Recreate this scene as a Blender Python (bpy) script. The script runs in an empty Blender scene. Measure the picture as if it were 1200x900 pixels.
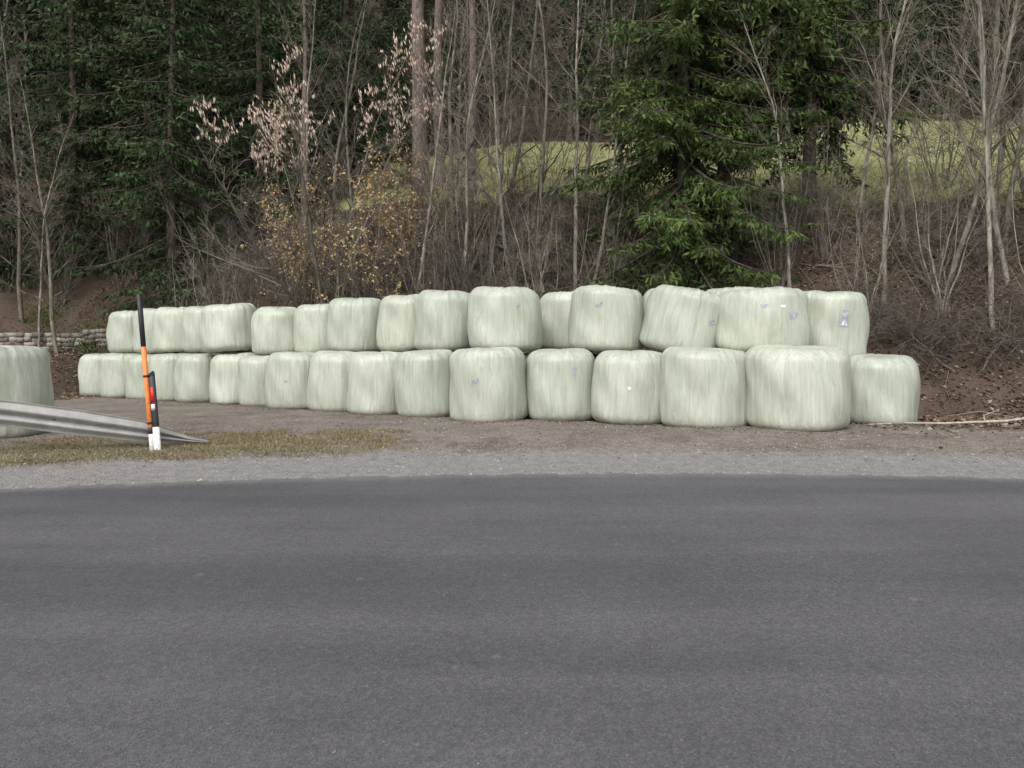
import bpy, math, random
import numpy as np
from mathutils import Vector, Matrix
random.seed(7)
scene=bpy.context.scene
COL=scene.collection

# ------------------------------------------------------------------ helpers
def new_mesh(name,V,F,mats,mi=None,smooth=False):
    me=bpy.data.meshes.new(name)
    V=np.asarray(V,dtype=np.float32)
    if not isinstance(F,list): F=[F]
    F=[np.asarray(f,dtype=np.int32) for f in F if len(f)]
    me.vertices.add(len(V)); me.vertices.foreach_set('co',V.ravel())
    tot=np.concatenate([np.full(len(f),f.shape[1],dtype=np.int32) for f in F])
    loops=np.concatenate([f.ravel() for f in F])
    start=np.concatenate([[0],np.cumsum(tot)[:-1]]).astype(np.int32)
    me.loops.add(len(loops)); me.loops.foreach_set('vertex_index',loops)
    me.polygons.add(len(tot)); me.polygons.foreach_set('loop_start',start); me.polygons.foreach_set('loop_total',tot)
    if mi is not None: me.polygons.foreach_set('material_index',np.asarray(mi,dtype=np.int32))
    if smooth: me.polygons.foreach_set('use_smooth',np.ones(len(tot),dtype=bool))
    for m in mats: me.materials.append(m)
    me.update(calc_edges=True)
    return me
def obj(name,me,loc=(0,0,0),rot=(0,0,0),sc=(1,1,1),parent=None):
    o=bpy.data.objects.new(name,me); COL.objects.link(o)
    o.location=loc; o.rotation_euler=rot
    o.scale=(sc,sc,sc) if isinstance(sc,(int,float)) else sc
    if parent: o.parent=parent
    return o
class Geo:
    def __init__(s): s.V=[];s.F3=[];s.F4=[];s.M3=[];s.M4=[];s.n=0
    def add(s,V,F,m):
        V=np.asarray(V).reshape(-1,3);F=np.asarray(F)
        if len(F)==0:return
        s.V.append(V)
        if F.shape[1]==3: s.F3.append(F+s.n);s.M3.append(np.full(len(F),m))
        else: s.F4.append(F+s.n);s.M4.append(np.full(len(F),m))
        s.n+=len(V)
    def mesh(s,name,mats,smooth=False):
        F=[];M=[]
        if s.F3: F.append(np.concatenate(s.F3));M.append(np.concatenate(s.M3))
        if s.F4: F.append(np.concatenate(s.F4));M.append(np.concatenate(s.M4))
        return new_mesh(name,np.concatenate(s.V),F,mats,np.concatenate(M),smooth)
    def template(s,mats):
        return (np.concatenate(s.V),np.concatenate(s.F4),np.concatenate(s.M4),mats)
def nrm(a): return a/np.maximum(np.linalg.norm(a,axis=-1,keepdims=True),1e-9)
def prisms(P0,P1,R0,R1,n=3):
    P0=np.asarray(P0,float);P1=np.asarray(P1,float);R0=np.asarray(R0,float);R1=np.asarray(R1,float)
    d=nrm(P1-P0); ref=np.where(np.abs(d[:,2:3])>.9,np.array([[1.,0,0]]),np.array([[0,0,1.]]))
    u=nrm(np.cross(d,ref)); v=np.cross(d,u)
    a=np.arange(n)*2*math.pi/n
    ring=u[:,None]*np.cos(a)[None,:,None]+v[:,None]*np.sin(a)[None,:,None]
    A=P0[:,None]+ring*R0[:,None,None]; B=P1[:,None]+ring*R1[:,None,None]
    V=np.concatenate([A,B],1).reshape(-1,3)
    N=len(P0); b=(np.arange(N)*2*n)[:,None]; i=np.arange(n)[None]; j=(i+1)%n
    F=np.stack([b+i,b+j,b+n+j,b+n+i],-1).reshape(-1,4)
    return V,F
def diamonds(P0,P1,W,r,at=.45):
    d=nrm(P1-P0); rv=r.normal(size=P0.shape); s=nrm(np.cross(d,rv))*W[:,None]*.5
    mid=P0+(P1-P0)*at
    V=np.stack([P0,mid+s,P1,mid-s],1).reshape(-1,3)
    F=np.arange(len(P0)*4).reshape(-1,4)
    return V,F
def tube(P,R,n=10,rough=0,r=None):
    P=np.asarray(P,float);k=len(P); d=np.gradient(P,axis=0); d=nrm(d)
    ref=np.array([0,1.,0]) if abs(d[0][1])<.8 else np.array([1.,0,0])
    u=nrm(np.cross(d,ref[None])); v=np.cross(d,u)
    a=np.arange(n)*2*math.pi/n
    Rr=np.asarray(R)[:,None]*np.ones((1,n))
    if rough: Rr=Rr*(1+rough*r.normal(size=(k,n)))
    V=P[:,None]+(u[:,None]*np.cos(a)[None,:,None]+v[:,None]*np.sin(a)[None,:,None])*Rr[:,:,None]
    F=[]
    for i in range(k-1):
        for j in range(n):
            F.append((i*n+j,i*n+(j+1)%n,(i+1)*n+(j+1)%n,(i+1)*n+j))
    return V.reshape(-1,3),np.array(F)

# ------------------------------------------------------------------ materials
class NT:
    def __init__(s,name):
        s.m=bpy.data.materials.new(name); s.m.use_nodes=True; s.t=s.m.node_tree
        s.b=s.t.nodes['Principled BSDF']
    def n(s,t,**k):
        x=s.t.nodes.new(t)
        for a,b in k.items(): setattr(x,a,b)
        return x
    def l(s,a,b): s.t.links.new(a,b)
    def coord(s,kind='Object',scale=(1,1,1)):
        c=s.n('ShaderNodeTexCoord'); m=s.n('ShaderNodeMapping'); m.inputs['Scale'].default_value=scale
        s.l(c.outputs[kind],m.inputs[0]); return m.outputs[0]
    def noise(s,vec,scale,detail=4,rough=.6,dist=0):
        x=s.n('ShaderNodeTexNoise'); x.inputs['Scale'].default_value=scale; x.inputs['Detail'].default_value=detail
        x.inputs['Roughness'].default_value=rough; x.inputs['Distortion'].default_value=dist
        s.l(vec,x.inputs['Vector']); return x.outputs[0]
    def ramp(s,fac,stops):
        x=s.n('ShaderNodeValToRGB'); e=x.color_ramp.elements
        while len(e)<len(stops): e.new(.5)
        for i,(p,c) in enumerate(stops):
            e[i].position=p; e[i].color=(c[0],c[1],c[2],1) if isinstance(c,(tuple,list)) else (c,c,c,1)
        s.l(fac,x.inputs[0]); return x.outputs[0]
    def mix(s,f,a,b,mode='MIX'):
        x=s.n('ShaderNodeMix',data_type='RGBA',blend_type=mode)
        for i,v in ((0,f),(6,a),(7,b)):
            if isinstance(v,(int,float)): x.inputs[i].default_value=v
            elif isinstance(v,tuple): x.inputs[i].default_value=(*v,1)
            else: s.l(v,x.inputs[i])
        return x.outputs[2]
    def math(s,op,a,b=0,clamp=False):
        x=s.n('ShaderNodeMath',operation=op,use_clamp=clamp)
        for i,v in ((0,a),(1,b)):
            if isinstance(v,(int,float)): x.inputs[i].default_value=v
            else: s.l(v,x.inputs[i])
        return x.outputs[0]
    def attr(s,nm):
        x=s.n('ShaderNodeAttribute'); x.attribute_name=nm; return x.outputs['Fac']
    def bump(s,h,st,dist=.02):
        x=s.n('ShaderNodeBump'); x.inputs['Strength'].default_value=st; x.inputs['Distance'].default_value=dist
        s.l(h,x.inputs['Height']); s.l(x.outputs[0],s.b.inputs['Normal'])
    def out(s,col,rough=.8,spec=.3):
        if isinstance(col,tuple): s.b.inputs['Base Color'].default_value=(*col,1)
        else: s.l(col,s.b.inputs['Base Color'])
        if isinstance(rough,(int,float)): s.b.inputs['Roughness'].default_value=rough
        else: s.l(rough,s.b.inputs['Roughness'])
        s.b.inputs['Specular IOR Level'].default_value=spec
        return s.m
def island_mat(name,stops,rough=.8,spec=0.,clump=None):
    t=NT(name); g=t.n('ShaderNodeNewGeometry')
    c=t.ramp(g.outputs['Random Per Island'],stops)
    if clump:
        f=t.ramp(t.noise(t.coord('Object'),clump,1),[(.35,.55),(.65,1.25)])
        c=t.mix(1.0,c,f,'MULTIPLY')
    return t.out(c,rough,spec)
def bark_mat(name,c1,c2,moss=0):
    t=NT(name); v=t.coord('Object',(1,1,.25)); n=t.noise(v,14,4,.65)
    c=t.ramp(n,[(.35,c1),(.65,c2)])
    if moss:
        f=t.ramp(t.noise(t.coord('Object'),2.5,2),[(.5,0.),(.62,1.)])
        c=t.mix(t.math('MULTIPLY',f,moss),c,(.05,.07,.025))
    t.bump(n,.6,.03); return t.out(c,.9,.0)

M_bark_dark=bark_mat('bark_dark',(.045,.037,.03),(.13,.11,.09))
M_bark_pine=bark_mat('bark_pine',(.08,.062,.053),(.23,.19,.165))
M_bark_grey=bark_mat('bark_grey',(.10,.086,.07),(.24,.21,.175),.5)
M_bark_pale=bark_mat('bark_pale',(.15,.13,.105),(.36,.33,.28),.3)
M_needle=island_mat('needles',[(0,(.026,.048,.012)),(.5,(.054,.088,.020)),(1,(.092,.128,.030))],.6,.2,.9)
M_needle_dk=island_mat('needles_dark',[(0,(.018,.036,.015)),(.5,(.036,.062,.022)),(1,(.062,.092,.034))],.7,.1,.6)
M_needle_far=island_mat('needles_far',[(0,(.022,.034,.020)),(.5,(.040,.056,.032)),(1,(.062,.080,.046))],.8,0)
M_twig=island_mat('twigs_brown',[(0,(.06,.050,.042)),(.6,(.13,.112,.094)),(1,(.21,.185,.158))])
M_twig_lt=island_mat('twigs_light',[(0,(.11,.093,.075)),(1,(.29,.25,.20))])
M_catkin=island_mat('catkins',[(0,(.42,.31,.24)),(1,(.66,.54,.44))])
M_dryleaf=island_mat('dry_beech_leaves',[(0,(.30,.19,.09)),(1,(.55,.42,.22))])
M_litter=island_mat('leaf_litter',[(0,(.048,.036,.028)),(.45,(.105,.075,.053)),(.8,(.18,.13,.094)),(1,(.30,.25,.19))])
M_stone=island_mat('gravel_stones',[(0,(.12,.11,.10)),(.5,(.235,.22,.205)),(1,(.38,.36,.33))],.85)
M_grass=island_mat('dry_grass',[(0,(.10,.095,.045)),(.4,(.19,.16,.09)),(1,(.33,.27,.17))])
M_mgrass=island_mat('meadow_grass',[(0,(.15,.17,.065)),(.5,(.25,.245,.115)),(1,(.36,.32,.19))])
M_bramble=island_mat('bramble_leaves',[(0,(.02,.045,.012)),(1,(.08,.12,.03))],.5)

# ------------------------------------------------------------------ terrain
def smooth(t): t=np.clip(t,0,1); return t*t*(3-2*t)
def ye(x):
    x=np.asarray(x,float); u=x-1.5; c=np.clip(u,-13,13)
    return 8.3-.02*c*c-.52*(np.abs(u)-np.abs(c))
def yfoot(x): return np.clip(17.5-.5*np.asarray(x,float),11.2,25)
def nz(x,y):
    return (np.sin(1.3*x+.7*y+1)*.4+np.sin(2.9*x-1.7*y)*.22+np.sin(.6*x-2.1*y+2)*.35+np.sin(5.1*x+3.3*y)*.12+np.sin(-3.7*x+6.1*y+.5)*.1)
def terr(x,y):
    x=np.asarray(x,float);y=np.asarray(y,float)
    s=y-ye(x)
    base=np.where(s<0,-.03,-.012+.16*smooth(s/2.6))
    base=np.where(s<-9.0,-.03+.08*smooth((-9.0-s)/2),base)
    base=base-.032*np.clip(y-11,0,10)*(s>0)
    base=base+.014*nz(x*1.5,y*1.5)*smooth((s-.3)/1.5)
    base=base+1.35*smooth((-11.6-x)/2.6)*smooth((y-19.6)/5.5)
    t=y-yfoot(x)
    k=smooth((10-x)/11); H=4.7+1.6*k; w=6+1.0*k
    u=np.clip(t/w,0,1)
    bank=H*(u*(1.18-.18*u))
    amp=smooth(t/1.2)*(1-.75*smooth((t-w)/1.5))
    z=base+bank+.24*nz(x,y)*amp+.07*nz(x*2.7+3,y*2.7)*amp
    z=z+.33*np.clip(t-w,0,None)
    z=z+.42*np.clip(y-53,0,62)-.33*np.clip(y-115,0,None)
    return z
def tz(x,y): return float(terr(x,y))
def axis(parts):
    out=[]
    for a,b,st in parts: out+=list(np.arange(a,b,st))
    return np.array(out+[parts[-1][1]])
xs=axis([(-400,-100,50),(-100,-40,6),(-40,-16,1.5),(-16,16,.22),(16,40,1.5),(40,100,6),(100,400,50)])
ys=axis([(-400,-60,50),(-60,-4,4),(-4,6,.8),(6,16,.16),(16,30,.3),(30,60,1.2),(60,130,4),(130,430,50)])
X,Y=np.meshgrid(xs,ys); Z=terr(X,Y)
nx,ny=len(xs),len(ys)
idx=np.arange(nx*ny).reshape(ny,nx)
F=np.stack([idx[:-1,:-1],idx[:-1,1:],idx[1:,1:],idx[1:,:-1]],-1).reshape(-1,4)
V=np.stack([X,Y,Z],-1).reshape(-1,3)
S=Y-ye(X); T=Y-yfoot(X); kk=smooth((10-X)/11); W=6+kk
a_shoulder=1-smooth((S-.75)/.9)
a_verge=smooth((S-1.0)/.5)*(1-smooth((S-2.3-.35*np.sin(X*2)-.2*np.sin(X*5))/.9))*smooth((-1.0-X)/3.4)
a_bank=smooth((T+.9)/.9+.2*nz(X,Y))
a_bank=np.maximum(a_bank,smooth((-11.3-X)/1.2)*smooth((Y-18.5)/1.5))
a_bank=np.maximum(a_bank,.7*smooth((X-5.2)/2.)*smooth((Y-9.9)/1.6))
ytop=np.where(X<8,47,53)
a_meadow=smooth((T-W+.1)/.7)*smooth((X+6.5+.06*Y)/2)*(1-smooth((Y-ytop)/2))
a_far=smooth((S*-1-9.0)/.5)
t=NT('ground_material')
v=t.coord('Object')
fine=t.noise(v,60,4,.7); mid=t.noise(v,7,4,.6); big=t.noise(v,.9,3,.55)
vo=t.n('ShaderNodeTexVoronoi'); vo.inputs['Scale'].default_value=38; t.l(v,vo.inputs['Vector'])
stone=t.ramp(vo.outputs['Color'],[(0,(.13,.122,.113)),(.5,(.225,.212,.196)),(1,(.35,.335,.31))])
dirt=t.ramp(mid,[(.3,(.115,.095,.079)),(.7,(.225,.197,.17))])
yard=t.mix(t.ramp(fine,[(.42,0.),(.58,1.)]),dirt,stone)
yard=t.mix(1.,yard,t.ramp(big,[(.3,(.74,.70,.66)),(.7,(1.15,1.12,1.09))]),'MULTIPLY')
yard=t.mix(t.ramp(t.noise(v,3.1,4,.7),[(.52,0.),(.68,.55)]),yard,(.12,.10,.085))
sh=t.mix(t.ramp(fine,[(.35,0.),(.7,.7)]),(.225,.216,.21),stone)
sh=t.mix(1.,sh,t.ramp(mid,[(.3,.84),(.7,1.13)]),'MULTIPLY')
def edge(a,lo=.38,hi=.62,n=None):
    x=t.math('ADD',t.attr(a),t.math('MULTIPLY',t.math('SUBTRACT',n or mid,.5),.9)); return t.ramp(x,[(lo,0.),(hi,1.)])
c=t.mix(edge('shoulder',.2,.8),yard,sh)
gr=t.ramp(fine,[(.3,(.10,.085,.055)),(.5,(.165,.145,.095)),(.7,(.26,.225,.155))])
c=t.mix(edge('verge',.35,.75),c,gr)
lit=t.ramp(fine,[(.3,(.042,.033,.027)),(.5,(.09,.068,.052)),(.72,(.17,.13,.10))])
lit=t.mix(1.,lit,t.ramp(big,[(.3,(.6,.6,.6)),(.7,(1.15,1.12,1.08))]),'MULTIPLY')
c=t.mix(edge('bank'),c,lit)
md=t.ramp(t.noise(v,3,5,.7),[(.25,(.155,.17,.075)),(.5,(.245,.25,.12)),(.75,(.33,.30,.175))])
md=t.mix(1.,md,t.ramp(t.noise(v,.22,3,.6),[(.35,(.85,.88,.85)),(.65,(1.12,1.1,1.1))]),'MULTIPLY')
c=t.mix(edge('meadow'),c,md)
c=t.mix(edge('farverge'),c,(.10,.12,.05))
t.bump(t.math('ADD',fine,t.math('MULTIPLY',vo.outputs['Distance'],.8)),.6,.025)
M_ground=t.out(c,.95,0.)
me=new_mesh('ground',V,F,[M_ground],smooth=True)
for nm,a in (('shoulder',a_shoulder),('verge',a_verge),('bank',a_bank),('meadow',a_meadow),('farverge',a_far)):
    at=me.attributes.new(nm,'FLOAT','POINT'); at.data.foreach_set('value',a.astype(np.float32).ravel())
obj('ground',me)

# ------------------------------------------------------------------ road
rx=np.concatenate([np.arange(-90,-14,2.),np.arange(-14,14,.06),np.arange(14,91,2.)])
rw=np.concatenate([[0,.05],np.linspace(.4,8.9,16)])
RX,RW=np.meshgrid(rx,rw)
jit=(.03*np.sin(RX*7)+.025*np.sin(RX*17+1)+.02*np.sin(RX*31)+.015*np.sin(RX*53+2))
RYY=ye(RX)-RW+np.where(RW<.1,jit,0)
RZ=.002+.012*np.sin(np.pi*np.clip(RW/8.9,0,1))
RZ=np.where(RW==0,-.012,RZ)
ridx=np.arange(RX.size).reshape(RX.shape)
F=np.stack([ridx[:-1,:-1],ridx[1:,:-1],ridx[1:,1:],ridx[:-1,1:]],-1).reshape(-1,4)
t=NT('asphalt'); v=t.coord('Object')
vo=t.n('ShaderNodeTexVoronoi'); vo.inputs['Scale'].default_value=110; t.l(v,vo.inputs['Vector'])
g1=t.noise(v,180,2,.7); g2=t.noise(v,28,3,.6)
band=t.noise(t.coord('Object',(.10,1.2,1)),1.0,4,.6,.3)
blot=t.noise(v,.7,5,.65)
c=t.ramp(vo.outputs['Color'],[(0,(.062,.060,.064)),(.55,(.090,.087,.092)),(.92,(.118,.114,.12)),(1,(.22,.21,.21))])
c=t.mix(1.,c,t.ramp(g1,[(.3,.62),(.7,1.34)]),'MULTIPLY')
c=t.mix(1.,c,t.ramp(g2,[(.3,.88),(.7,1.12)]),'MULTIPLY')
c=t.mix(1.,c,t.ramp(band,[(.3,(.79,.79,.80)),(.7,(1.2,1.19,1.195))]),'MULTIPLY')
c=t.mix(1.,c,t.ramp(blot,[(.35,.89),(.65,1.09)]),'MULTIPLY')
sp=t.ramp(t.noise(v,9,2,.5),[(.72,0.),(.76,1.)])
c=t.mix(t.math('MULTIPLY',sp,.3),c,(.22,.2,.18))
dz_=t.math('ADD',t.attr('edge'),t.math('MULTIPLY',t.math('SUBTRACT',g2,.5),.8))
c=t.mix(t.ramp(dz_,[(.35,0.),(.95,.8)]),c,(.19,.18,.175))
t.bump(t.math('ADD',vo.outputs['Distance'],g1),.5,.007)
M_asph=t.out(c,.75,.3)
me=new_mesh('road',np.stack([RX,RYY,RZ],-1).reshape(-1,3),F,[M_asph],smooth=True)
at=me.attributes.new('edge','FLOAT','POINT'); at.data.foreach_set('value',np.clip(1-RW/.5,0,1).astype(np.float32).ravel())
obj('road',me)

# ------------------------------------------------------------------ silage bales
def film_mat():
    t=NT('silage_film'); v=t.coord('Object')
    oi=t.n('ShaderNodeObjectInfo')
    add=t.n('ShaderNodeVectorMath',operation='ADD'); t.l(v,add.inputs[0])
    sc=t.n('ShaderNodeVectorMath',operation='SCALE'); t.l(oi.outputs['Random'],sc.inputs['Scale']); sc.inputs[0].default_value=(37,53,11)
    t.l(sc.outputs[0],add.inputs[1]); vv=add.outputs[0]
    m=t.n('ShaderNodeMapping'); m.inputs['Scale'].default_value=(1,1,.05); t.l(vv,m.inputs[0])
    m2=t.n('ShaderNodeMapping'); m2.inputs['Scale'].default_value=(1,1,.15); m2.inputs['Rotation'].default_value=(.10,.08,0); t.l(vv,m2.inputs[0])
    s1=t.noise(m.outputs[0],34,4,.7,.15); s2=t.noise(m2.outputs[0],9,3,.6,.4); bl=t.noise(vv,2.2,3,.6)
    c=t.ramp(s1,[(.3,(.350,.372,.305)),(.5,(.400,.424,.354)),(.72,(.475,.497,.427))])
    c=t.mix(1.,c,t.ramp(s2,[(.3,(.89,.90,.88)),(.5,(1,1,1)),(.72,(1.09,1.085,1.09))]),'MULTIPLY')
    c=t.mix(1.,c,t.ramp(bl,[(.3,(.92,.93,.91)),(.7,(1.06,1.05,1.05))]),'MULTIPLY')
    c=t.mix(1.,c,t.ramp(oi.outputs['Random'],[(0,(.89,.90,.89)),(1,(1.07,1.06,1.05))]),'MULTIPLY')
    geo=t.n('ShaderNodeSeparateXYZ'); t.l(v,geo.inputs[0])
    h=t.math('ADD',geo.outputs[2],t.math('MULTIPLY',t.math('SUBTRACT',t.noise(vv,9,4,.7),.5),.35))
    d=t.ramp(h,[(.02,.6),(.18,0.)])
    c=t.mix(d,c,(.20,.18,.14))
    m3=t.n('ShaderNodeMapping'); m3.inputs['Scale'].default_value=(1,1,.12); t.l(vv,m3.inputs[0])
    st=t.ramp(t.noise(m3.outputs[0],15,3,.55),[(.60,0.),(.72,.38)])
    c=t.mix(st,c,(.26,.28,.215))
    sp=t.ramp(t.noise(vv,26,3,.6),[(.68,0.),(.75,.55)])
    c=t.mix(sp,c,(.22,.21,.16))
    t.bump(t.math('ADD',s1,t.math('MULTIPLY',s2,1.2)),.5,.016)
    return t.out(c,.40,.5)
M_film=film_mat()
t=NT('repair_tape'); M_tape=t.out(t.ramp(t.noise(t.coord('Object'),18,4),[(.35,(.20,.215,.25)),(.65,(.42,.43,.46))]),.5,.3)
t=NT('white_label'); M_label=t.out(t.ramp(t.noise(t.coord('Object'),25,3),[(.3,(.55,.56,.57)),(.6,(.78,.78,.78))]),.5,.3)
def bale_surface(r,h,sd):
    q=np.random.default_rng(sd)
    ph=q.uniform(0,6.28,40); am=q.uniform(.5,1,40)
    ct=q.uniform(.13,.20); cb=q.uniform(.09,.15); sag=q.uniform(.0,.035); ov=q.uniform(-.04,.04); tilt=q.uniform(-.045,.045,2)
    def prof(u):
        u=np.asarray(u,float)
        rr=np.zeros_like(u); z=np.zeros_like(u)
        k=u<.18; rr=np.where(k,(r-cb)*u/.18,rr)
        k=(u>=.18)&(u<.33); a=(u-.18)/.15*math.pi/2; rr=np.where(k,r-cb+cb*np.sin(a),rr); z=np.where(k,cb*(1-np.cos(a)),z)
        k=(u>=.33)&(u<.67); rr=np.where(k,r,rr); z=np.where(k,cb+(h-cb-ct)*(u-.33)/.34,z)
        k=(u>=.67)&(u<.82); a=(u-.67)/.15*math.pi/2; rr=np.where(k,r-ct+ct*np.cos(a),rr); z=np.where(k,h-ct+ct*np.sin(a),z)
        k=u>=.82; rr=np.where(k,(r-ct)*(1-(u-.82)/.18),rr); z=np.where(k,h,z)
        return rr/r,z
    def f(th,u):
        rr,z=prof(u); zz=z/h*2-1
        side=np.clip(rr,0,1)**2
        bulge=1.012-.045*np.abs(zz)**2.5-sag*zz
        lump=(.020*np.sin(2*th+ph[0])+.016*np.sin(3*th+ph[1]+zz)+.012*np.sin(5*th+ph[2]-2*zz)+.010*np.sin(4*zz+ph[3]+2*th)+.007*np.sin(7*th+5*zz+ph[5]))
        pleat=0
        for i in range(8):
            kf=[11,17,23,31,41,53,67,83][i]
            pleat=pleat+am[i]*np.sin(kf*th+ph[4+i]+.8*zz*np.sin(ph[12+i]))/(1+i*.2)
        pl=pleat*.0020*(1+2.8*np.abs(zz)**5)
        R=r*(rr*bulge*(1+ov*np.cos(2*th+ph[20])))+(lump*r/.65+pl)*side
        x=R*np.cos(th); y=R*np.sin(th)
        dome=(zz>0)*(.035*(1-rr**2)+.012*np.sin(3*th+ph[25])*rr*(1-rr)*4)*smooth((zz-.5)*2)
        z=z+dome+pl*.9*(np.abs(zz)**6)*np.clip(rr*1.5,0,1)
        z=z+np.clip(zz,0,1)*(tilt[0]*x+tilt[1]*y)
        return np.stack([x,y,z],-1)
    return f,cb,ct
BALES=[]
def bale(x,y,z,r,h,tx=0,ty=0,patches=()):
    sd=len(BALES)+11
    f,cb,ct=bale_surface(r,h,sd)
    n=140
    th=np.arange(n)*2*math.pi/n
    uu=np.concatenate([np.linspace(.02,.18,4)[:-1],np.linspace(.18,.33,9)[:-1],np.linspace(.33,.67,14)[:-1],np.linspace(.67,.82,11)[:-1],np.linspace(.82,.99,9)])
    TH,UU=np.meshgrid(th,uu); V=f(TH,UU).reshape(-1,3)
    k=len(uu)
    I=np.arange(k*n).reshape(k,n)
    F4=np.stack([I[:-1],np.roll(I[:-1],-1,1),np.roll(I[1:],-1,1),I[1:]],-1).reshape(-1,4)
    V=np.vstack([V,[[0,0,V[:n,2].mean()]],[[0,0,V[-n:,2].mean()]]])
    b,tp=k*n,k*n+1
    F3=np.array([(I[0][(j+1)%n],I[0][j],b) for j in range(n)]+[(I[-1][j],I[-1][(j+1)%n],tp) for j in range(n)])
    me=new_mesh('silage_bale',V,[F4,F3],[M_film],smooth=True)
    o=obj('silage_bale',me,(x,y,z),(math.radians(tx),math.radians(ty),0))
    for pt_ in patches:
        thc,zc,wd,ht,rt=pt_[:5]; mt=M_label if len(pt_)>5 else M_tape
        q=np.random.default_rng(abs(int(thc*10))+sd)
        a=np.linspace(-1,1,7);A,B=np.meshgrid(a,a)
        wx=A*wd/2*(1+.15*B*q.normal()); hy=B*ht/2*(1+.12*A*q.normal())
        c_,s_=math.cos(math.radians(rt)),math.sin(math.radians(rt))
        px=wx*c_-hy*s_; pz=wx*s_+hy*c_
        th_=math.radians(thc)+px/r
        u_=.33+.34*np.clip((zc+pz-cb)/(h-cb-ct),0,1)
        P=f(th_,u_); P[...,0]*=1+.008/r; P[...,1]*=1+.008/r
        J=np.arange(49).reshape(7,7)
        FF=np.stack([J[:-1,:-1],J[:-1,1:],J[1:,1:],J[1:,:-1]],-1).reshape(-1,4)
        obj('tape_patch',new_mesh('tape_patch',P.reshape(-1,3),FF,[mt],smooth=True),parent=o)
    BALES.append(o); return o
front=[
(-11.67,21.5,.60,1.18),(-10.7,20.8,.60,1.19),(-9.73,20.2,.60,1.17),(-8.7,19.4,.60,1.18),(-7.69,18.6,.62,1.17),
(-6.56,17.9,.60,1.15),(-5.6,17.0,.60,1.10),(-4.61,16.1,.61,1.17),(-3.57,15.4,.61,1.19),(-2.57,14.7,.61,1.17),
(-1.55,13.95,.61,1.18),(-.42,12.95,.65,1.21),(.88,12.95,.61,1.19),(1.94,12.4,.62,1.15),(3.06,11.85,.68,1.19),(4.31,11.4,.74,1.20)]
pt={11:[(-105,.72,.12,.05,10)],12:[(-75,.86,.13,.06,75)],7:[(-95,.6,.09,.05,0)],13:[(-100,.6,.05,.05,0,1)]}
for i,(x,y,r,h) in enumerate(front):
    bale(x,y,tz(x,y)-.02,r,h,random.uniform(-1,1),random.uniform(-2,2),pt.get(i,()))
bale(5.96,12.4,tz(5.96,12.4)-.02,.66,1.09,0,1.5)
for i,(x,y,r,h) in enumerate(front[:-1]):
    xx,yy=x+.66,y+1.08
    bale(xx,yy,tz(xx,yy)-.02,.60,1.12)
for xx,yy in ((4.75,13.35),(4.4,14.6),(3.15,14.75),(1.25,15.2)):
    bale(xx,yy,tz(xx,yy)-.02,.6,1.1)
upper=[(-10.8,21.3,2.2,.60,1.14,0,0),(-9.7,20.6,2.23,.6,1.16,0,1),(-8.8,19.9,2.25,.6,1.14,0,-2),(-7.83,19.3,2.25,.6,1.14,0,0),
(-6.8,18.2,2.26,.66,1.12,-2,-4),(-5.38,17.3,2.16,.57,1.06,0,0),(-4.23,17.0,2.2,.6,1.1,0,-3),(-3.3,15.95,2.29,.59,1.10,0,1),
(-2.15,15.4,2.32,.6,1.12,0,0),(-1.29,14.6,2.36,.63,1.13,0,1),(-.13,13.8,2.37,.68,1.12,0,0),(1.14,15.0,2.36,.6,1.14,0,2),
(1.70,13.6,2.35,.69,1.12,0,3),(2.85,13.0,2.31,.65,1.10,3,13),(4.15,12.55,2.26,.73,1.03,0,1),(5.36,12.9,2.24,.64,1.13,0,2.5),
(4.26,14.3,2.40,.6,1.16,0,0),(3.1,14.6,2.42,.62,1.16,0,3)]
up={14:[(-68,.62,.15,.10,10),(-82,.75,.07,.04,0,1),(-105,.76,.1,.05,0)],15:[(-88,.70,.12,.27,-4),(-88,.62,.06,.07,0,1)],13:[(-62,.65,.12,.06,20)],12:[(-110,.8,.12,.04,30)],10:[(-70,.8,.1,.04,60)]}
for i,(x,y,zt,r,h,tx,ty) in enumerate(upper):
    bale(x,y,zt-h,r,h,tx,ty,up.get(i,()))
bale(-7.2,10.45,tz(-7.2,10.45)-.02,.68,1.22)

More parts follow.
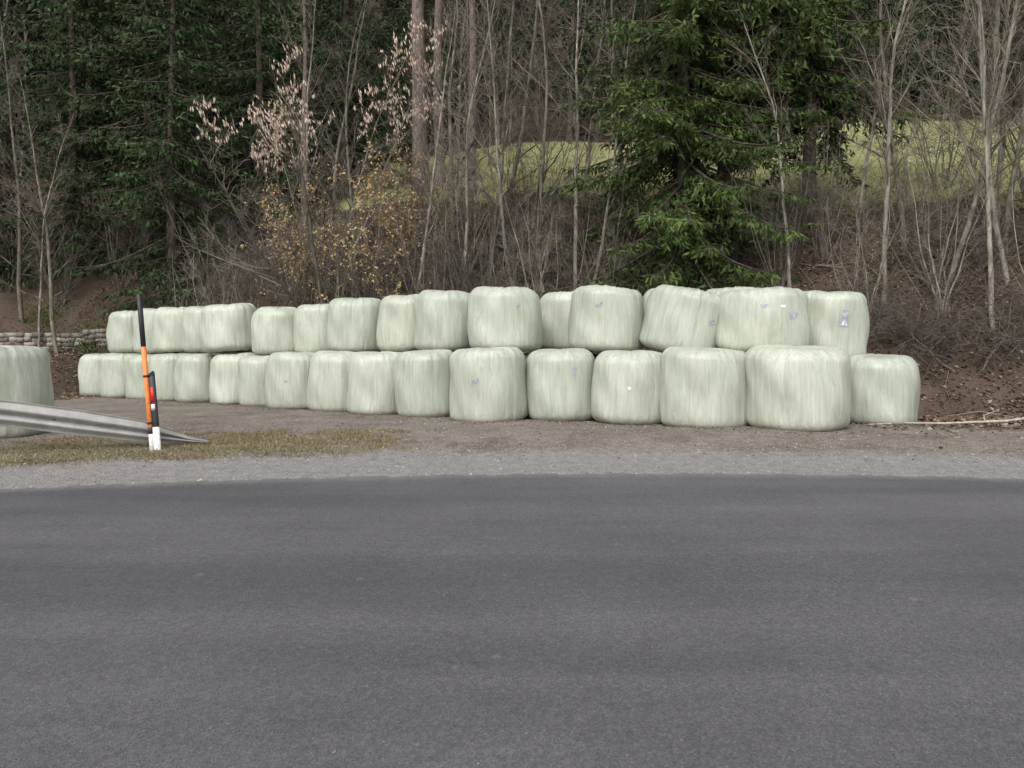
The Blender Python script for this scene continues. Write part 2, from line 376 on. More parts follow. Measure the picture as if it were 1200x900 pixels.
# ------------------------------------------------------------------ spruce / bare trees generators
def spruce(name,H,R,zb,seed,step=.32,den=1.,wid=.035,trunk_r=.16,mats=None,droop=.42,tw_len=.17,nb=6,tmpl=False):
    r=np.random.default_rng(seed); G=Geo()
    k=24 if not tmpl else 8; zz=np.linspace(-.4,H,k)
    P=np.stack([.05*np.sin(zz*.5+seed),.05*np.cos(zz*.4),zz],-1)
    Vt,Ft=tube(P,trunk_r*(1-np.clip(zz/H,0,1)*.93)*(1+.35*np.exp(-np.clip(zz,0,9)*2.5)),10 if not tmpl else 6,.04,r); G.add(Vt,Ft,0)
    S0=[];S1=[];SR0=[];SR1=[];N0=[];N1=[]
    z=zb
    while z<H-.2:
        fr=(z-zb)/(H-zb); Lb=R*(1-fr)**.75*(.55+.45*min(1,fr*6+.5))+.12
        for b in range(nb):
            L=Lb*r.uniform(.5,1.15); az=r.uniform(0,6.283); zz0=z+r.uniform(-.15,.15)
            dh=np.array([math.cos(az),math.sin(az),0]); sd=np.array([-dh[1],dh[0],0])
            dr=(droop*(1-fr*1.1)+r.uniform(-.15,.15)); curl=r.uniform(.25,.5)
            bend=r.uniform(-.15,.15)
            def pos(s): 
                s=np.asarray(s)[:,None]
                return np.array([0,0,zz0])+dh*L*s+sd*bend*L*s*s+np.array([0,0,1.])*L*(-dr*(s*1.2-curl*s**3))
            ss=np.linspace(0,1,6 if not tmpl else 3); PP=pos(ss); rad=(.008+.011*L)*(1-ss*.85)
            S0.append(PP[:-1]);S1.append(PP[1:]);SR0.append(rad[:-1]);SR1.append(rad[1:])
            n2=max(4,int(L/(.10/den))); s2=np.linspace(.06,1,n2)+r.uniform(-.02,.02,n2)
            p2=pos(s2); tn=nrm(pos(s2+.01)-p2)
            sgn=np.where(np.arange(n2)%2==0,1,-1)[:,None]
            for rep in (1,-1):
                l2=(.10+.34*L**.8*(np.clip(1.05-s2,0,1)**.75)*np.clip(s2*3+.25,0,1))*r.uniform(.5,1.15,n2)
                d2=nrm(tn*.75+sd*sgn*rep*r.uniform(.5,1.1,(n2,1))+np.array([0,0,-1.])*r.uniform(.15,.95,(n2,1)))
                e2=p2+d2*l2[:,None]+np.array([0,0,-1.])*(l2**2)[:,None]*.25
                if den>.45: S0.append(p2);S1.append(e2);SR0.append(np.full(n2,.005));SR1.append(np.full(n2,.002))
                cnt=np.maximum(2,(l2/(.06/den)).astype(int)); ii=np.repeat(np.arange(n2),cnt)
                q=r.uniform(.05,1,len(ii))[:,None]
                b0=p2[ii]+(e2-p2)[ii]*q
                dd=nrm(d2[ii]*.8+r.normal(size=(len(ii),3))*.55+np.array([0,0,-.35]))
                N0.append(b0); N1.append(b0+dd*(tw_len*r.uniform(.5,1.2,(len(ii),1))))
        z+=step*r.uniform(.75,1.25)
    Vs,Fs=prisms(np.concatenate(S0),np.concatenate(S1),np.concatenate(SR0),np.concatenate(SR1),3); G.add(Vs,Fs,0)
    N0=np.concatenate(N0);N1=np.concatenate(N1)
    Vn,Fn=diamonds(N0,N1,np.full(len(N0),wid)*r.uniform(.7,1.3,len(N0)),r); G.add(Vn,Fn,1)
    return G.template(mats) if tmpl else G.mesh(name,mats)
SP_near=[spruce('spruce_near_a',19,3.4,.6,1,.28,.95,.050,.19,[M_bark_dark,M_needle],.58,.21,6),
         spruce('spruce_near_b',19,3.4,2.9,2,.31,.9,.052,.18,[M_bark_dark,M_needle],.52,.21,6)]
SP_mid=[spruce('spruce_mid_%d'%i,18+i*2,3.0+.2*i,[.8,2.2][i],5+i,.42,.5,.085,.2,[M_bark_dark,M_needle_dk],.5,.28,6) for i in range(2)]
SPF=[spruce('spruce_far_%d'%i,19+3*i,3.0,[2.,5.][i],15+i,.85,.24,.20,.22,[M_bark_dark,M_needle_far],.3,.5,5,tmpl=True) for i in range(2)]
PINE=spruce('pine_high',22,2.4,14,30,.7,.3,.12,.30,[M_bark_pine,M_needle_dk],.1,.36,5)
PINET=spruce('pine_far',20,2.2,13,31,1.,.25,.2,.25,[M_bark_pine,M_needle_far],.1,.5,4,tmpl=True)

def bare(name,seed,H,r0,mats,nbr=24,start=.2,spread=.8,sub=6,tw=4,wob=.05,lean=(0,0),stems=1,leaf=None,leafn=0,leafsize=.05,blen=.30,hang=0,leafz=(0,99),tmpl=False):
    r=np.random.default_rng(seed); G=Geo(); A=[];B=[];RA=[];RB=[];tips=[]
    def seg(a,b,ra,rb): A.append(a);B.append(b);RA.append(ra);RB.append(rb)
    def path(p,d,L,ra,rb,n,w,up=0.):
        pts=[p];ds=[]
        for i in range(n):
            d=d+r.normal(size=3)*w+np.array([0,0,up]); d=d/np.linalg.norm(d); q=pts[-1]+d*L/n
            f0=ra+(rb-ra)*i/n; f1=ra+(rb-ra)*(i+1)/n
            seg(pts[-1],q,f0,f1); pts.append(q); ds.append(d)
        return pts,ds
    for s in range(stems):
        if stems>1:
            az=r.uniform(0,6.28); d=np.array([math.cos(az)*r.uniform(.05,spread*.6),math.sin(az)*r.uniform(.05,spread*.6),1.])
            p=np.array([math.cos(az)*.25,math.sin(az)*.25,-.2])*r.uniform(.3,1); hh=H*r.uniform(.55,1.05); rr=r0*r.uniform(.5,1.1)
        else:
            d=np.array([lean[0],lean[1],1.]); p=np.array([0,0,-.3]); hh=H; rr=r0
        n=14 if not tmpl else 9; d/=np.linalg.norm(d)
        pts=[p];ds=[]
        drift=r.normal(size=3)*.02
        for i in range(n):
            d=d+r.normal(size=3)*wob+drift+np.array([0,0,.02]); d/=np.linalg.norm(d); pts.append(pts[-1]+d*hh/n); ds.append(d)
        Vt,Ft=tube(np.array(pts),rr*(1-np.linspace(0,1,n+1)*.88),5 if stems>1 else 8,.05,r); G.add(Vt,Ft,0)
        nb=max(4,nbr//stems)
        for b in range(nb):
            f=start+(1-start)*(b+r.uniform())/nb; i=min(n-1,int(f*n)); base=pts[i]+(pts[i+1]-pts[i])*(f*n-i)
            az=r.uniform(0,6.283); o=np.array([math.cos(az),math.sin(az),0])
            dd=nrm(ds[i]*.8+o*spread*r.uniform(.6,1.3)); L=hh*blen*(1.15-f*.8)*r.uniform(.5,1.2)
            rb=rr*(1-f*.88)*.45
            m_=6 if stems==1 else 4
            p1,d1=path(base,dd,L,rb,.004,m_,.13,.05)
            for s1 in range(sub):
                g=r.uniform(.2,1); k=min(m_-1,int(g*m_)); q=p1[k]; ax=nrm(np.array(d1[k])*.8+r.normal(size=3)*.6+np.array([0,0,.15-hang]))
                l=L*.42*(1.2-g)*r.uniform(.6,1.3)+.1
                p2,d2=path(q,ax,l,max(.004,rb*.35),.0028,2,.2,.03-hang*.3)
                for s2 in range(tw):
                    k2=r.integers(0,3); a2=nrm(np.array(d2[min(1,k2)])*.7+r.normal(size=3)*.65+np.array([0,0,.1-hang]))
                    e=p2[k2]+a2*r.uniform(.12,.38); seg(p2[k2],e,.0036,.0024); tips.append((p2[k2],e))
    Vs,Fs=prisms(np.array(A),np.array(B),np.array(RA),np.array(RB),3); G.add(Vs,Fs,1)
    if leaf is not None:
        t0=np.array([a for a,b in tips]);t1=np.array([b for a,b in tips])
        ii=r.integers(0,len(tips),leafn); q=r.uniform(.2,1,(leafn,1)); P=t0[ii]+(t1-t0)[ii]*q
        keep=(P[:,2]>leafz[0])&(P[:,2]<leafz[1]); P=P[keep]
        if leaf=='catkin': D=np.array([0,0,-1.])+r.normal(size=P.shape)*.15; Wd=np.full(len(P),leafsize*.28)
        else: D=r.normal(size=P.shape)+np.array([0,0,-.5]); Wd=np.full(len(P),leafsize*.6)
        D=nrm(D)*leafsize*r.uniform(.6,1.2,(len(P),1))
        Vl,Fl=diamonds(P,P+D,Wd,r); G.add(Vl,Fl,2)
    return G.template(mats) if tmpl else G.mesh(name,mats)
BT=[bare('bare_a',41,11,.075,[M_bark_grey,M_twig],30,.2,.65,7),
    bare('bare_b',42,10,.06,[M_bark_pale,M_twig_lt],26,.2,.8,7,wob=.07),
    bare('bare_c',43,12,.09,[M_bark_grey,M_twig],34,.15,.9,8,4,wob=.06),
    bare('bare_d',44,9,.05,[M_bark_pale,M_twig_lt],22,.25,.55,6,4,wob=.09)]
BTF=[bare('bare_far',46+i,13,.13,[M_bark_grey,M_twig_lt],24,.2,.8,6,0,wob=.05,tmpl=True) for i in range(2)]
SH=[bare('shrub_a',51,5.0,.028,[M_bark_grey,M_twig],60,.15,.9,6,3,.07,stems=11,tmpl=True),
    bare('shrub_b',52,4.0,.022,[M_bark_pale,M_twig_lt],56,.1,1.0,6,3,.09,stems=10,tmpl=True),
    bare('shrub_c',53,6.5,.032,[M_bark_grey,M_twig],60,.2,.7,6,3,.06,stems=10,tmpl=True)]
BR=[bare('bramble_%d'%i,61+i,1.7,.012,[M_twig,M_twig],46,.1,1.6,4,3,.22,stems=14,blen=.4,hang=.15,tmpl=True) for i in range(2)]
HAZ=bare('hazel_catkins',71,9.0,.06,[M_bark_grey,M_twig_lt,M_catkin],72,.25,1.0,7,4,.05,stems=6,leaf='catkin',leafn=9000,leafsize=.115,blen=.40,leafz=(5.,99))
BEE=bare('beech_leaves',72,5.6,.04,[M_bark_grey,M_twig_lt,M_dryleaf],60,.15,1.3,6,4,.05,stems=4,leaf='leaf',leafn=3000,leafsize=.085,blen=.48,hang=.1)

def place(name,me,x,y,sc=1,rz=None,rx=0,ry=0,parent=None,dz=0):
    rz=random.uniform(0,6.28) if rz is None else rz
    return obj(name,me,(x,y,tz(x,y)+dz),(math.radians(rx),math.radians(ry),rz),sc,parent)
def bake(name,items):
    mats=[];Vs=[];Fs=[];Ms=[];n=0
    for (tp,x,y,s) in items:
        V,F,M,mt=tp; mp=[]
        for m in mt:
            if m not in mats: mats.append(m)
            mp.append(mats.index(m))
        a=random.uniform(0,6.28); ca,sa=math.cos(a),math.sin(a); lx,ly=random.uniform(-.05,.05),random.uniform(-.05,.05)
        Q=np.stack([(V[:,0]*ca-V[:,1]*sa+lx*V[:,2])*s+x,(V[:,0]*sa+V[:,1]*ca+ly*V[:,2])*s+y,V[:,2]*s+tz(x,y)],-1)
        Vs.append(Q);Fs.append(F+n);Ms.append(np.array(mp)[M]);n+=len(V)
    me=new_mesh(name,np.concatenate(Vs),np.concatenate(Fs),mats,np.concatenate(Ms))
    return obj(name,me)
place('spruce_tree',SP_near[0],4.2,18.4,1.0,.4)
place('spruce_tree',SP_near[1],7.9,19.8,1.0,1.4,0,3)
place('spruce_tree',SP_near[1],5.9,20.8,1.05,3.)
for x,y,s,k in ((-11.6,25.6,.95,0),(-9.6,28.4,.95,0),(-13.6,28.0,1.0,1),(-16.2,27.6,1.0,0),(-19.4,27.4,.9,0),(-7.0,31.5,1.0,1),(-11.2,32,1.1,1),(-4.6,34.,.95,1),(-18.5,33,1.1,1),(-15,34,1.2,1)):
    place('spruce_tree',SP_mid[k],x,y,s)
for x,y,s in ((-3.35,27.0,1.0),(-2.95,30.2,.75),(-1.4,26.2,.62),(-7.6,27.5,.5)):
    place('pine_tree',PINE,x,y,s)
for x,y,k,s,ry in ((1.55,19.2,3,1.25,-6),(1.9,19.0,1,.9,-8),(.6,19.6,0,.95,-3),(0.1,20.2,1,1.,4),(-.6,21.,0,1.05,-2),(-1.2,20.2,3,1.1,3),(-1.7,21.8,2,.95,0),
    (-2.9,20.5,1,1.,-4),(-4.6,22.4,0,.9,3),(-5.7,22.8,2,.9,-3),(-6.6,24,1,1.,5),(8.0,16.2,3,1.1,4),(9.0,17.2,0,.95,-5),(9.4,16.2,1,1.05,8),
    (9.4,14.6,3,1.1,-3),(10.2,15.4,1,1.,6),(10.9,16.6,0,.9,-6),(6.3,17.0,3,.9,-6),(11.8,18.5,2,1.,3),(12.9,20,2,.9,-4),
    (3.2,21.5,0,1.,3),(-18,24.6,1,1.,4),(-16.8,25.8,2,.9,6),(-15.4,24.4,3,.9,3),(-.2,23,0,1.1,-4),(-14.4,23.8,2,.8,-8),(2.2,23.4,2,.9,4),(11.3,14.6,0,.95,7),(8.6,18.6,3,1.,-12)):
    place('bare_tree',BT[k],x,y,s,None,random.uniform(-3,3),ry)
bake('shrub_thicket',[(SH[k],x,y,s) for x,y,k,s in ((-3.6,20.6,0,1.),(-2.0,20.0,2,1.),(-.8,19.2,0,.9),(.9,18.6,1,1.),(2.4,18.4,0,.8),(-6.2,22.,2,.9),(-7.6,23.,0,.9),(-9.4,24.2,2,.8),(7.5,16.,1,.8),(8.8,15.4,1,.9),
    (10.4,14.3,1,.8),(11.2,15.6,0,.9),(9.9,18.4,1,.9),(12.,17.2,2,.8),(6.1,17.2,0,.7),(-13.6,26.2,0,.9),(-15.9,26.6,0,.9),(-18.2,27,2,1.),(11.9,20.8,0,1.),(.2,22,2,.9),(-2.4,23,2,.9),
    (1.6,20.2,0,.9),(-4.8,21.4,1,1.),(-1.4,21.2,1,1.1),(7.3,17.8,0,.8),(-8.6,22.8,1,1.),(-10.2,23.8,1,.8),(.2,19.6,1,.9),(9.2,16.4,0,.8),(10.8,16.8,1,1.))])
place('hazel_tree',HAZ,-5.4,21.8,1.05,.5,0,-14)
place('beech_sapling',BEE,-4.2,21.3,1.0,1.)
place('beech_sapling',BEE,-2.7,22.4,.8,2.6)
place('beech_sapling',BEE,-5.6,22.2,.8,4.)
it=[]
for i in range(80):
    x=random.uniform(-12,12); it.append((BR[i%2],x,float(yfoot(x))+random.uniform(.6,6),random.uniform(.6,1.25)))
bake('bramble_thicket',it)
it=[]
for i in range(50):
    y=random.uniform(34,52); x=random.uniform(-.8*y,-7-.08*(y-30))
    k=random.random()
    it.append((SPF[i%2] if k<.75 else (PINET if k<.88 else BTF[0]),x,y,random.uniform(.8,1.1)))
for i in range(210):
    y=53.5+34*random.random()**1.5; x=random.uniform(-.75,.85)*y
    k=random.random()
    it.append((SPF[i%2] if k<.55 else (PINET if k<.65 else BTF[i%2]),x,y,random.uniform(.75,1.15) if k<.65 else random.uniform(1.1,1.5)))
for i in range(30):
    y=random.uniform(53,60); x=random.uniform(.15,.85)*y
    it.append((SPF[i%2] if i%3 else BTF[0],x,y,random.uniform(.6,1.)))
for i in range(18):
    y=random.uniform(47,51); x=random.uniform(-8,8); it.append((SPF[i%2] if i%2 else BTF[0],x,y,random.uniform(.6,1.)))
bake('distant_forest',it)

# ------------------------------------------------------------------ leaf litter, gravel, grass
def scatter_quads(name,P,size,mat,r,flat=.5,asp=.65):
    N=len(P); nr=nrm(np.stack([r.normal(size=N)*flat,r.normal(size=N)*flat-.3,np.ones(N)],-1))
    a=nrm(np.cross(nr,r.normal(size=(N,3)))); b=np.cross(nr,a)
    s=size*r.uniform(.6,1.3,N)[:,None]
    V=np.stack([P-a*s*.5,P+b*s*.5*asp+nr*s*.12,P+a*s*.5,P-b*s*.5*asp+nr*s*.12],1)
    V=V.reshape(-1,3)
    return new_mesh(name,V,np.arange(N*4).reshape(-1,4),[mat])
r=np.random.default_rng(99)
N=50000; x=r.uniform(-15,14,N); tt=r.uniform(-.9,7.5,N)**1.0; y=yfoot(x)+tt
P=np.stack([x,y,terr(x,y)+.015],-1)
N2=6000; x=r.uniform(-22,-11.5,N2); y=r.uniform(18.5,25,N2); P=np.vstack([P,np.stack([x,y,terr(x,y)+.015],-1)])
N3=2600; x=r.uniform(5.4,11,N3); y=13.4-np.abs(r.normal(size=N3))*1.2; P=np.vstack([P,np.stack([x,y,terr(x,y)+.01],-1)])
obj('leaf_litter',scatter_quads('leaf_litter',P,.085,M_litter,r))
N4=700; x=r.uniform(-12,8,N4); y=ye(x)+r.uniform(.8,6,N4); P=np.stack([x,y,terr(x,y)+.006],-1)
fx=np.array([f[0] for f in front]);fy=np.array([f[1]-f[2]-.08 for f in front]); ii=r.integers(0,16,1300)
x=fx[ii]+r.normal(size=1300)*.5; y=fy[ii]+r.normal(size=1300)*.13; P=np.vstack([P,np.stack([x,y,terr(x,y)+.006],-1)])
obj('fallen_leaves',scatter_quads('fallen_leaves',P,.04,M_litter,r,.2))
cl=[(-13.6,24.5,.8),(-12.6,24.9,.7),(-16,25.8,.8),(1.8,19.,.5),(-11.6,25.5,.8),(-18,24.8,.7)]
P=[]
for cx,cy,s in cl:
    n=900; a=r.normal(size=(n,3))*np.array([s*.6,s*.5,s*.3]); q=np.stack([cx+a[:,0],cy+a[:,1]],-1)
    P.append(np.stack([q[:,0],q[:,1],terr(q[:,0],q[:,1])+.1+np.abs(a[:,2])],-1))
obj('ivy_undergrowth',scatter_quads('ivy_undergrowth',np.vstack(P),.07,M_bramble,r,1.))
N=24000; x=r.uniform(-11,10,N); y=ye(x)+np.where(r.random(N)<.45,r.uniform(-.05,1.7,N),r.uniform(.8,5,N))
C=np.stack([x,y,np.maximum(terr(x,y),np.where(y<ye(x),.004,-1))+.002],-1); s=r.uniform(.004,.013,N)*np.where(r.random(N)<.03,2.0,1)
oct_=np.array([[1,0,0],[0,1,0],[-1,0,0],[0,-1,0],[0,0,.7],[0,0,-.5]],float)
ang=r.uniform(0,6.28,N); O=np.repeat(oct_[None],N,0)*r.uniform(.6,1.2,(N,6,1))
ca,sa=np.cos(ang)[:,None],np.sin(ang)[:,None]
O=np.stack([O[...,0]*ca-O[...,1]*sa,O[...,0]*sa+O[...,1]*ca,O[...,2]],-1)*s[:,None,None]
fo=np.array([[0,1,4],[1,2,4],[2,3,4],[3,0,4]])
obj('gravel',new_mesh('gravel',(C[:,None]+O).reshape(-1,3),(np.arange(N)[:,None,None]*6+fo[None]).reshape(-1,3),[M_stone]))
def blades(N,xf,yf,h,w=.006):
    x=xf(N);y=yf(x,N); P=np.stack([x,y,terr(x,y)-.005],-1); hh=h*r.uniform(.4,1.3,N)
    d=nrm(np.stack([r.normal(size=N)*.9,r.normal(size=N)*.9,np.ones(N)],-1)); e=P+d*hh[:,None]
    sd=nrm(np.cross(d,r.normal(size=(N,3))))*w
    return np.stack([P-sd,P+sd,e],1).reshape(-1,3)
cx=-1.2-np.abs(r.normal(size=460))*3.0-r.uniform(0,1.,460); cyo=1.1+r.uniform(0,1.85,460)
ci=r.integers(0,460,24000)
x=cx[ci]+r.normal(size=24000)*.10; y=ye(cx[ci])+cyo[ci]+r.normal(size=24000)*.06
V1=blades(24000,lambda n:x,lambda x_,n:y,.05,.005)
obj('verge_grass',new_mesh('verge_grass',V1,np.arange(len(V1)).reshape(-1,3),[M_grass]))
V2=blades(12000,lambda n:r.uniform(3,24,n),lambda x,n:yfoot(x)+6.4+r.uniform(0,9,n),.16,.012)
V3=blades(7000,lambda n:r.uniform(-5,4,n),lambda x,n:yfoot(x)+7.0+r.uniform(0,8,n),.16,.012)
V=np.vstack([V2,V3])
obj('meadow_grass',new_mesh('meadow_grass',V,np.arange(len(V)).reshape(-1,3),[M_mgrass]))

G=Geo()
def stick(pts,ra,rb,n=7):
    pts=np.array(pts,float); pts[:,2]+=terr(pts[:,0],pts[:,1])
    Vv,Ff=tube(pts,np.linspace(ra,rb,len(pts)),n,.08,r); G.add(Vv,Ff,0)
stick([(5.5,11.6,.02),(6.1,11.75,.03),(6.7,11.62,.03),(7.3,11.75,.04),(7.8,11.85,.06),(8.4,12.1,.10),(9.2,12.3,.2),(10.,12.6,.3)],.010,.030)
stick([(7.4,11.75,.05),(7.6,12.1,.12),(8.0,12.4,.18)],.012,.005)
t=NT('peeled_branch'); M_peel=t.out(t.ramp(t.noise(t.coord('Object'),12,4),[(.3,(.28,.25,.20)),(.7,(.50,.46,.39))]),.7,.1)
obj('fallen_branch',G.mesh('fallen_branch',[M_peel],True))
G=Geo()
for i in range(480):
    x0=r.uniform(-12,11.5); y0=float(yfoot(x0))+r.uniform(-.6,5); a=r.uniform(0,6.28); L=r.uniform(.3,1.3)
    stick([(x0,y0,.03),(x0+math.cos(a)*L*.5,y0+math.sin(a)*L*.5,.05+r.uniform(0,.12)),(x0+math.cos(a+.3)*L,y0+math.sin(a+.3)*L,.04)],.009,.004,3)
obj('dead_twigs',G.mesh('dead_twigs',[M_twig_lt]))

# ------------------------------------------------------------------ stone wall (left rear)
t=NT('wall_stone'); g=t.n('ShaderNodeNewGeometry'); c=t.ramp(g.outputs['Random Per Island'],[(0,(.12,.105,.09)),(.6,(.24,.21,.18)),(1,(.36,.33,.28))])
nn=t.noise(t.coord('Object'),16,5); c=t.mix(1.,c,t.ramp(nn,[(.3,.6),(.7,1.2)]),'MULTIPLY'); t.bump(nn,.6,.03); M_ws=t.out(c,.9,.1)
G=Geo(); cube=np.array([[i,j,k] for i in(-1,1) for j in(-1,1) for k in(-1,1)],float)
cf=np.array([[0,1,3,2],[4,6,7,5],[0,4,5,1],[2,3,7,6],[0,2,6,4],[1,5,7,3]])
for row in range(4):
    x=-21+r.uniform(0,.2)
    while x<-12.9:
        wdt=r.uniform(.18,.42); yy=24.7+.03*(x+13); z0=tz(x,24.6)
        c8=cube*np.array([wdt/2-.006,.19,.077])*(1+r.uniform(-.16,.1,(8,3)))+np.array([x+wdt/2,yy+r.uniform(-.04,.04),z0-.03+row*.15+r.uniform(-.015,.015)])
        G.add(c8,cf,0); x+=wdt
obj('stone_wall',G.mesh('stone_wall',[M_ws]))

# ------------------------------------------------------------------ guardrail
t=NT('galvanised_steel'); v=t.coord('Object'); n1=t.noise(v,5,5,.6); n2=t.noise(v,40,3)
c=t.ramp(n1,[(.3,(.24,.235,.22)),(.7,(.38,.37,.35))]); c=t.mix(t.ramp(n2,[(.52,0.),(.72,.65)]),c,(.18,.15,.12))
t.b.inputs['Metallic'].default_value=.35; t.bump(n1,.1,.01); M_steel=t.out(c,t.ramp(n1,[(.3,.5),(.7,.7)]),.4)
gr=bpy.data.objects.new('guardrail',None); COL.objects.link(gr)
prof=[(-.155,.0),(-.145,.012),(-.115,.014),(-.075,-.062),(-.055,-.068),(-.035,-.055),(-.012,.008),(0,.012),(.012,.008),(.035,-.055),(.055,-.068),(.075,-.062),(.115,.014),(.145,.012),(.155,0)]
path=[(-16,4.3,.72,1,1),(-12,6.3,.73,1,1),(-9,7.75,.74,1,1),(-7.3,8.42,.745,1,1),(-6.07,8.88,.61,1,1),(-5.3,9.15,.46,1,1),(-4.65,9.4,.325,.85,.95),(-4.35,9.52,.25,.55,.8),(-4.15,9.62,.19,.24,.5),(-3.92,9.72,.145,.12,.3)]
P=np.array([p[:3] for p in path]); 
ts=np.linspace(0,len(path)-1,70); ip=np.arange(len(path))
PP=np.stack([np.interp(ts,ip,P[:,k]) for k in range(3)],-1); sw=np.interp(ts,ip,[p[3] for p in path]); sdp=np.interp(ts,ip,[p[4] for p in path])
for _ in range(3): PP[1:-1]=(PP[:-2]+2*PP[1:-1]+PP[2:])/4
tan=nrm(np.gradient(PP,axis=0)); side=nrm(np.cross(np.array([0,0,1.])[None],tan)); upv=np.cross(tan,side)
prof=np.array(prof)
V=PP[:,None]+upv[:,None]*prof[None,:,0,None]*sw[:,None,None]+side[:,None]*prof[None,:,1,None]*sdp[:,None,None]*1.15
m=len(prof);I=np.arange(len(PP)*m).reshape(-1,m)
F=np.stack([I[:-1,:-1],I[:-1,1:],I[1:,1:],I[1:,:-1]],-1).reshape(-1,4)
o=obj('rail_beam',new_mesh('rail_beam',V.reshape(-1,3),F,[M_steel],smooth=True),parent=gr)
md=o.modifiers.new('s','SOLIDIFY'); md.thickness=.006
def box(G,c,s,m=0,rz=0):
    ca,sa=math.cos(rz),math.sin(rz); q=cube*np.array(s)/2
    q=np.stack([q[:,0]*ca-q[:,1]*sa,q[:,0]*sa+q[:,1]*ca,q[:,2]],-1)+np.array(c); G.add(q,cf,m)
for x,y in ((-7.2,8.62),(-9.0,7.9),(-12.0,6.45),(-15,4.95)):
    G=Geo(); a=.45; box(G,(x,y,.35),(.006,.11,.9),0,a); 
    box(G,(x+.03,y-.055,.35),(.06,.006,.9),0,a); box(G,(x-.03,y+.055,.35),(.06,.006,.9),0,a)
    obj('rail_post',G.mesh('rail_post',[M_steel]),parent=gr)
G=Geo()
for k in range(len(PP)):
    if k%8==4 and sw[k]>.9:
        c0=PP[k]+side[k]*.014; Vv,Ff=prisms([c0],[c0-side[k]*.03],[.014],[.012],6); G.add(Vv,Ff,0)
obj('rail_bolts',G.mesh('rail_bolts',[M_steel]),parent=gr)

# ------------------------------------------------------------------ delineator with snow pole
def plastic(name,c,rough=.45):
    t=NT(name); n=t.noise(t.coord('Object'),22,4,.65); k=tuple(x*.62 for x in c)
    return t.out(t.ramp(n,[(.28,k),(.55,c)]),rough,.4)
M_or=plastic('orange_plastic',(.80,.24,.06)); M_bk=plastic('black_plastic',(.02,.02,.022)); M_wh=plastic('white_plastic',(.72,.72,.69))
t=NT('red_reflector'); vo=t.n('ShaderNodeTexVoronoi'); vo.inputs['Scale'].default_value=120; t.l(t.coord('Object'),vo.inputs['Vector'])
t.bump(vo.outputs['Distance'],.4,.003); M_rd=t.out((.62,.02,.015),.25,.6)
dp=bpy.data.objects.new('delineator_post',None); COL.objects.link(dp); dp.location=(-4.42,9.26,tz(-4.42,9.26)-.02); dp.rotation_euler=(math.radians(-1),math.radians(-5.2),math.radians(4))
def cyl(name,z0,z1,rr,m,x=0,y=0,n=16):
    P=np.array([(x,y,z0),(x,y,z0+.004),(x,y,z1-.004),(x,y,z1)]); R=np.array([rr*.85,rr,rr,rr*.8])
    Vv,Ff=tube(P,R,n); Vv=np.vstack([Vv,[[x,y,z1]]]); top=np.array([(3*n+i,3*n+(i+1)%n,4*n) for i in range(n)])
    obj(name,new_mesh(name,Vv,[Ff,top],[m],smooth=True),parent=dp)
px=-.012
cyl('snow_pole_white_foot',0,.22,.030,M_wh,px,0); cyl('snow_pole_black_foot',.22,.30,.0305,M_bk,px,0)
cyl('snow_pole_orange',.30,1.30,.030,M_or,px,0); cyl('snow_pole_black_top',1.30,1.95,.0305,M_bk,px,0)
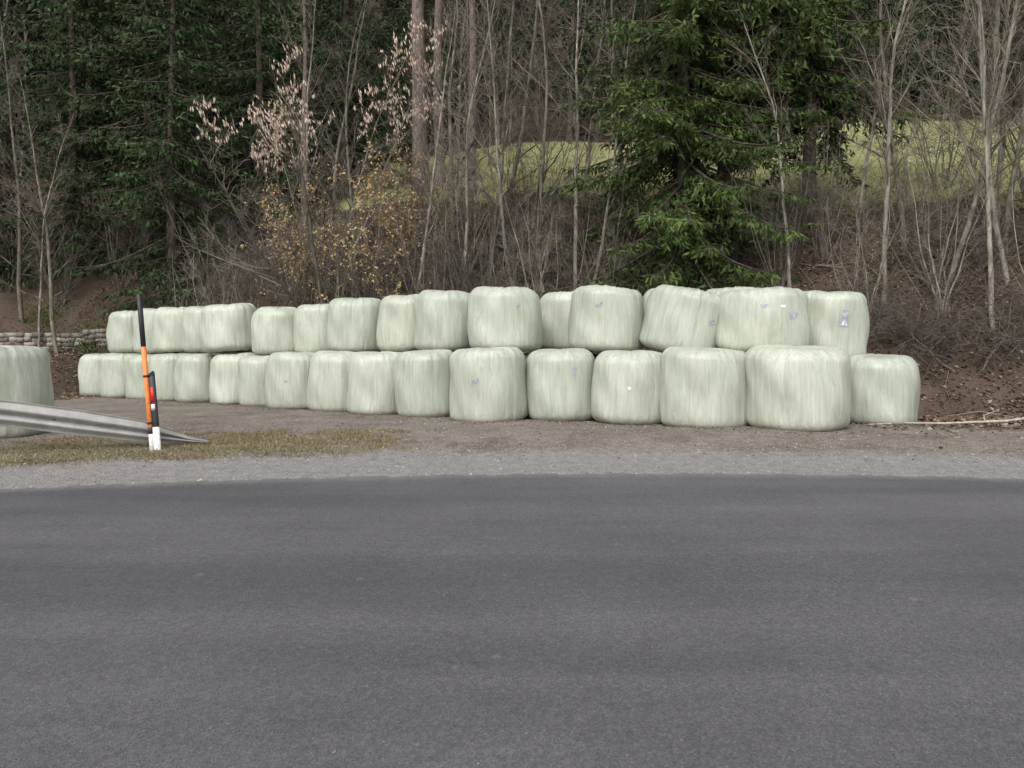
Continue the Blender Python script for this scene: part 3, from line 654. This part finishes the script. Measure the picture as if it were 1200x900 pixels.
def body(name,z0,z1,m,off=0,slant=0):
    sh=[(-.045,-.02),(-.03,-.042),(.03,-.042),(.045,-.02),(.03,.02),(.0,.05),(-.03,.02)]
    sh=[(a*(1+off),b*(1+off)) for a,b in sh]; n=len(sh); cx,cy=.045,.03
    V=[(cx+a,cy+b,z0) for a,b in sh]+[(cx+a,cy+b,z1+slant*(b)) for a,b in sh]
    F=[(i,(i+1)%n,n+(i+1)%n,n+i) for i in range(n)]
    T=[(n,n+i,n+i+1) for i in range(1,n-1)]
    obj(name,new_mesh(name,V,[np.array(F),np.array(T)],[m]),parent=dp)
body('body_white_foot',0,.30,M_wh); body('body_black_band',.30,.95,M_bk,.02,.9)
G=Geo(); box(G,(.047,-.016,.70),(.045,.006,.19)); obj('reflector',G.mesh('reflector',[M_rd]),parent=dp)
G=Geo(); box(G,(.047,-.016,.545),(.045,.006,.075)); obj('reflector_white',G.mesh('reflector_white',[M_wh]),parent=dp)
for z in (.34,.92):
    cyl('clamp',z,z+.03,.036,M_bk,px,0)

# ------------------------------------------------------------------ light, camera
w=bpy.data.worlds.new('World'); scene.world=w; w.use_nodes=True; nt=w.node_tree
sky=nt.nodes.new('ShaderNodeTexSky'); sky.sky_type='NISHITA'; sky.sun_disc=False
sky.sun_elevation=math.radians(48); sky.sun_rotation=math.radians(200); sky.air_density=1; sky.dust_density=3
hs=nt.nodes.new('ShaderNodeHueSaturation'); hs.inputs['Saturation'].default_value=.2; hs.inputs['Value'].default_value=1.85
nt.links.new(sky.outputs[0],hs.inputs['Color']); nt.links.new(hs.outputs[0],nt.nodes['Background'].inputs[0])
nt.nodes['Background'].inputs[1].default_value=.15
L=bpy.data.lights.new('sun','SUN'); L.energy=1.1; L.angle=math.radians(40); L.color=(1,.96,.92)
so=bpy.data.objects.new('sun',L); COL.objects.link(so)
el,az=math.radians(48),math.radians(200)
d=Vector((math.sin(az)*math.cos(el),math.cos(az)*math.cos(el),math.sin(el)))
so.rotation_euler=d.to_track_quat('Z','Y').to_euler(); so.location=(0,-10,30)
cam=bpy.data.cameras.new('camera'); co=bpy.data.objects.new('camera',cam); COL.objects.link(co)
co.location=(0,0,1.5); co.rotation_euler=(math.radians(90),0,0); cam.sensor_width=36; cam.lens=26.4; cam.shift_y=-.0458
cam.clip_end=2000; cam.clip_start=.05
scene.camera=co
scene.view_settings.view_transform='Standard'; scene.view_settings.look='None'; scene.view_settings.exposure=0
print('total', sum(len(m.polygons) for m in bpy.data.meshes))
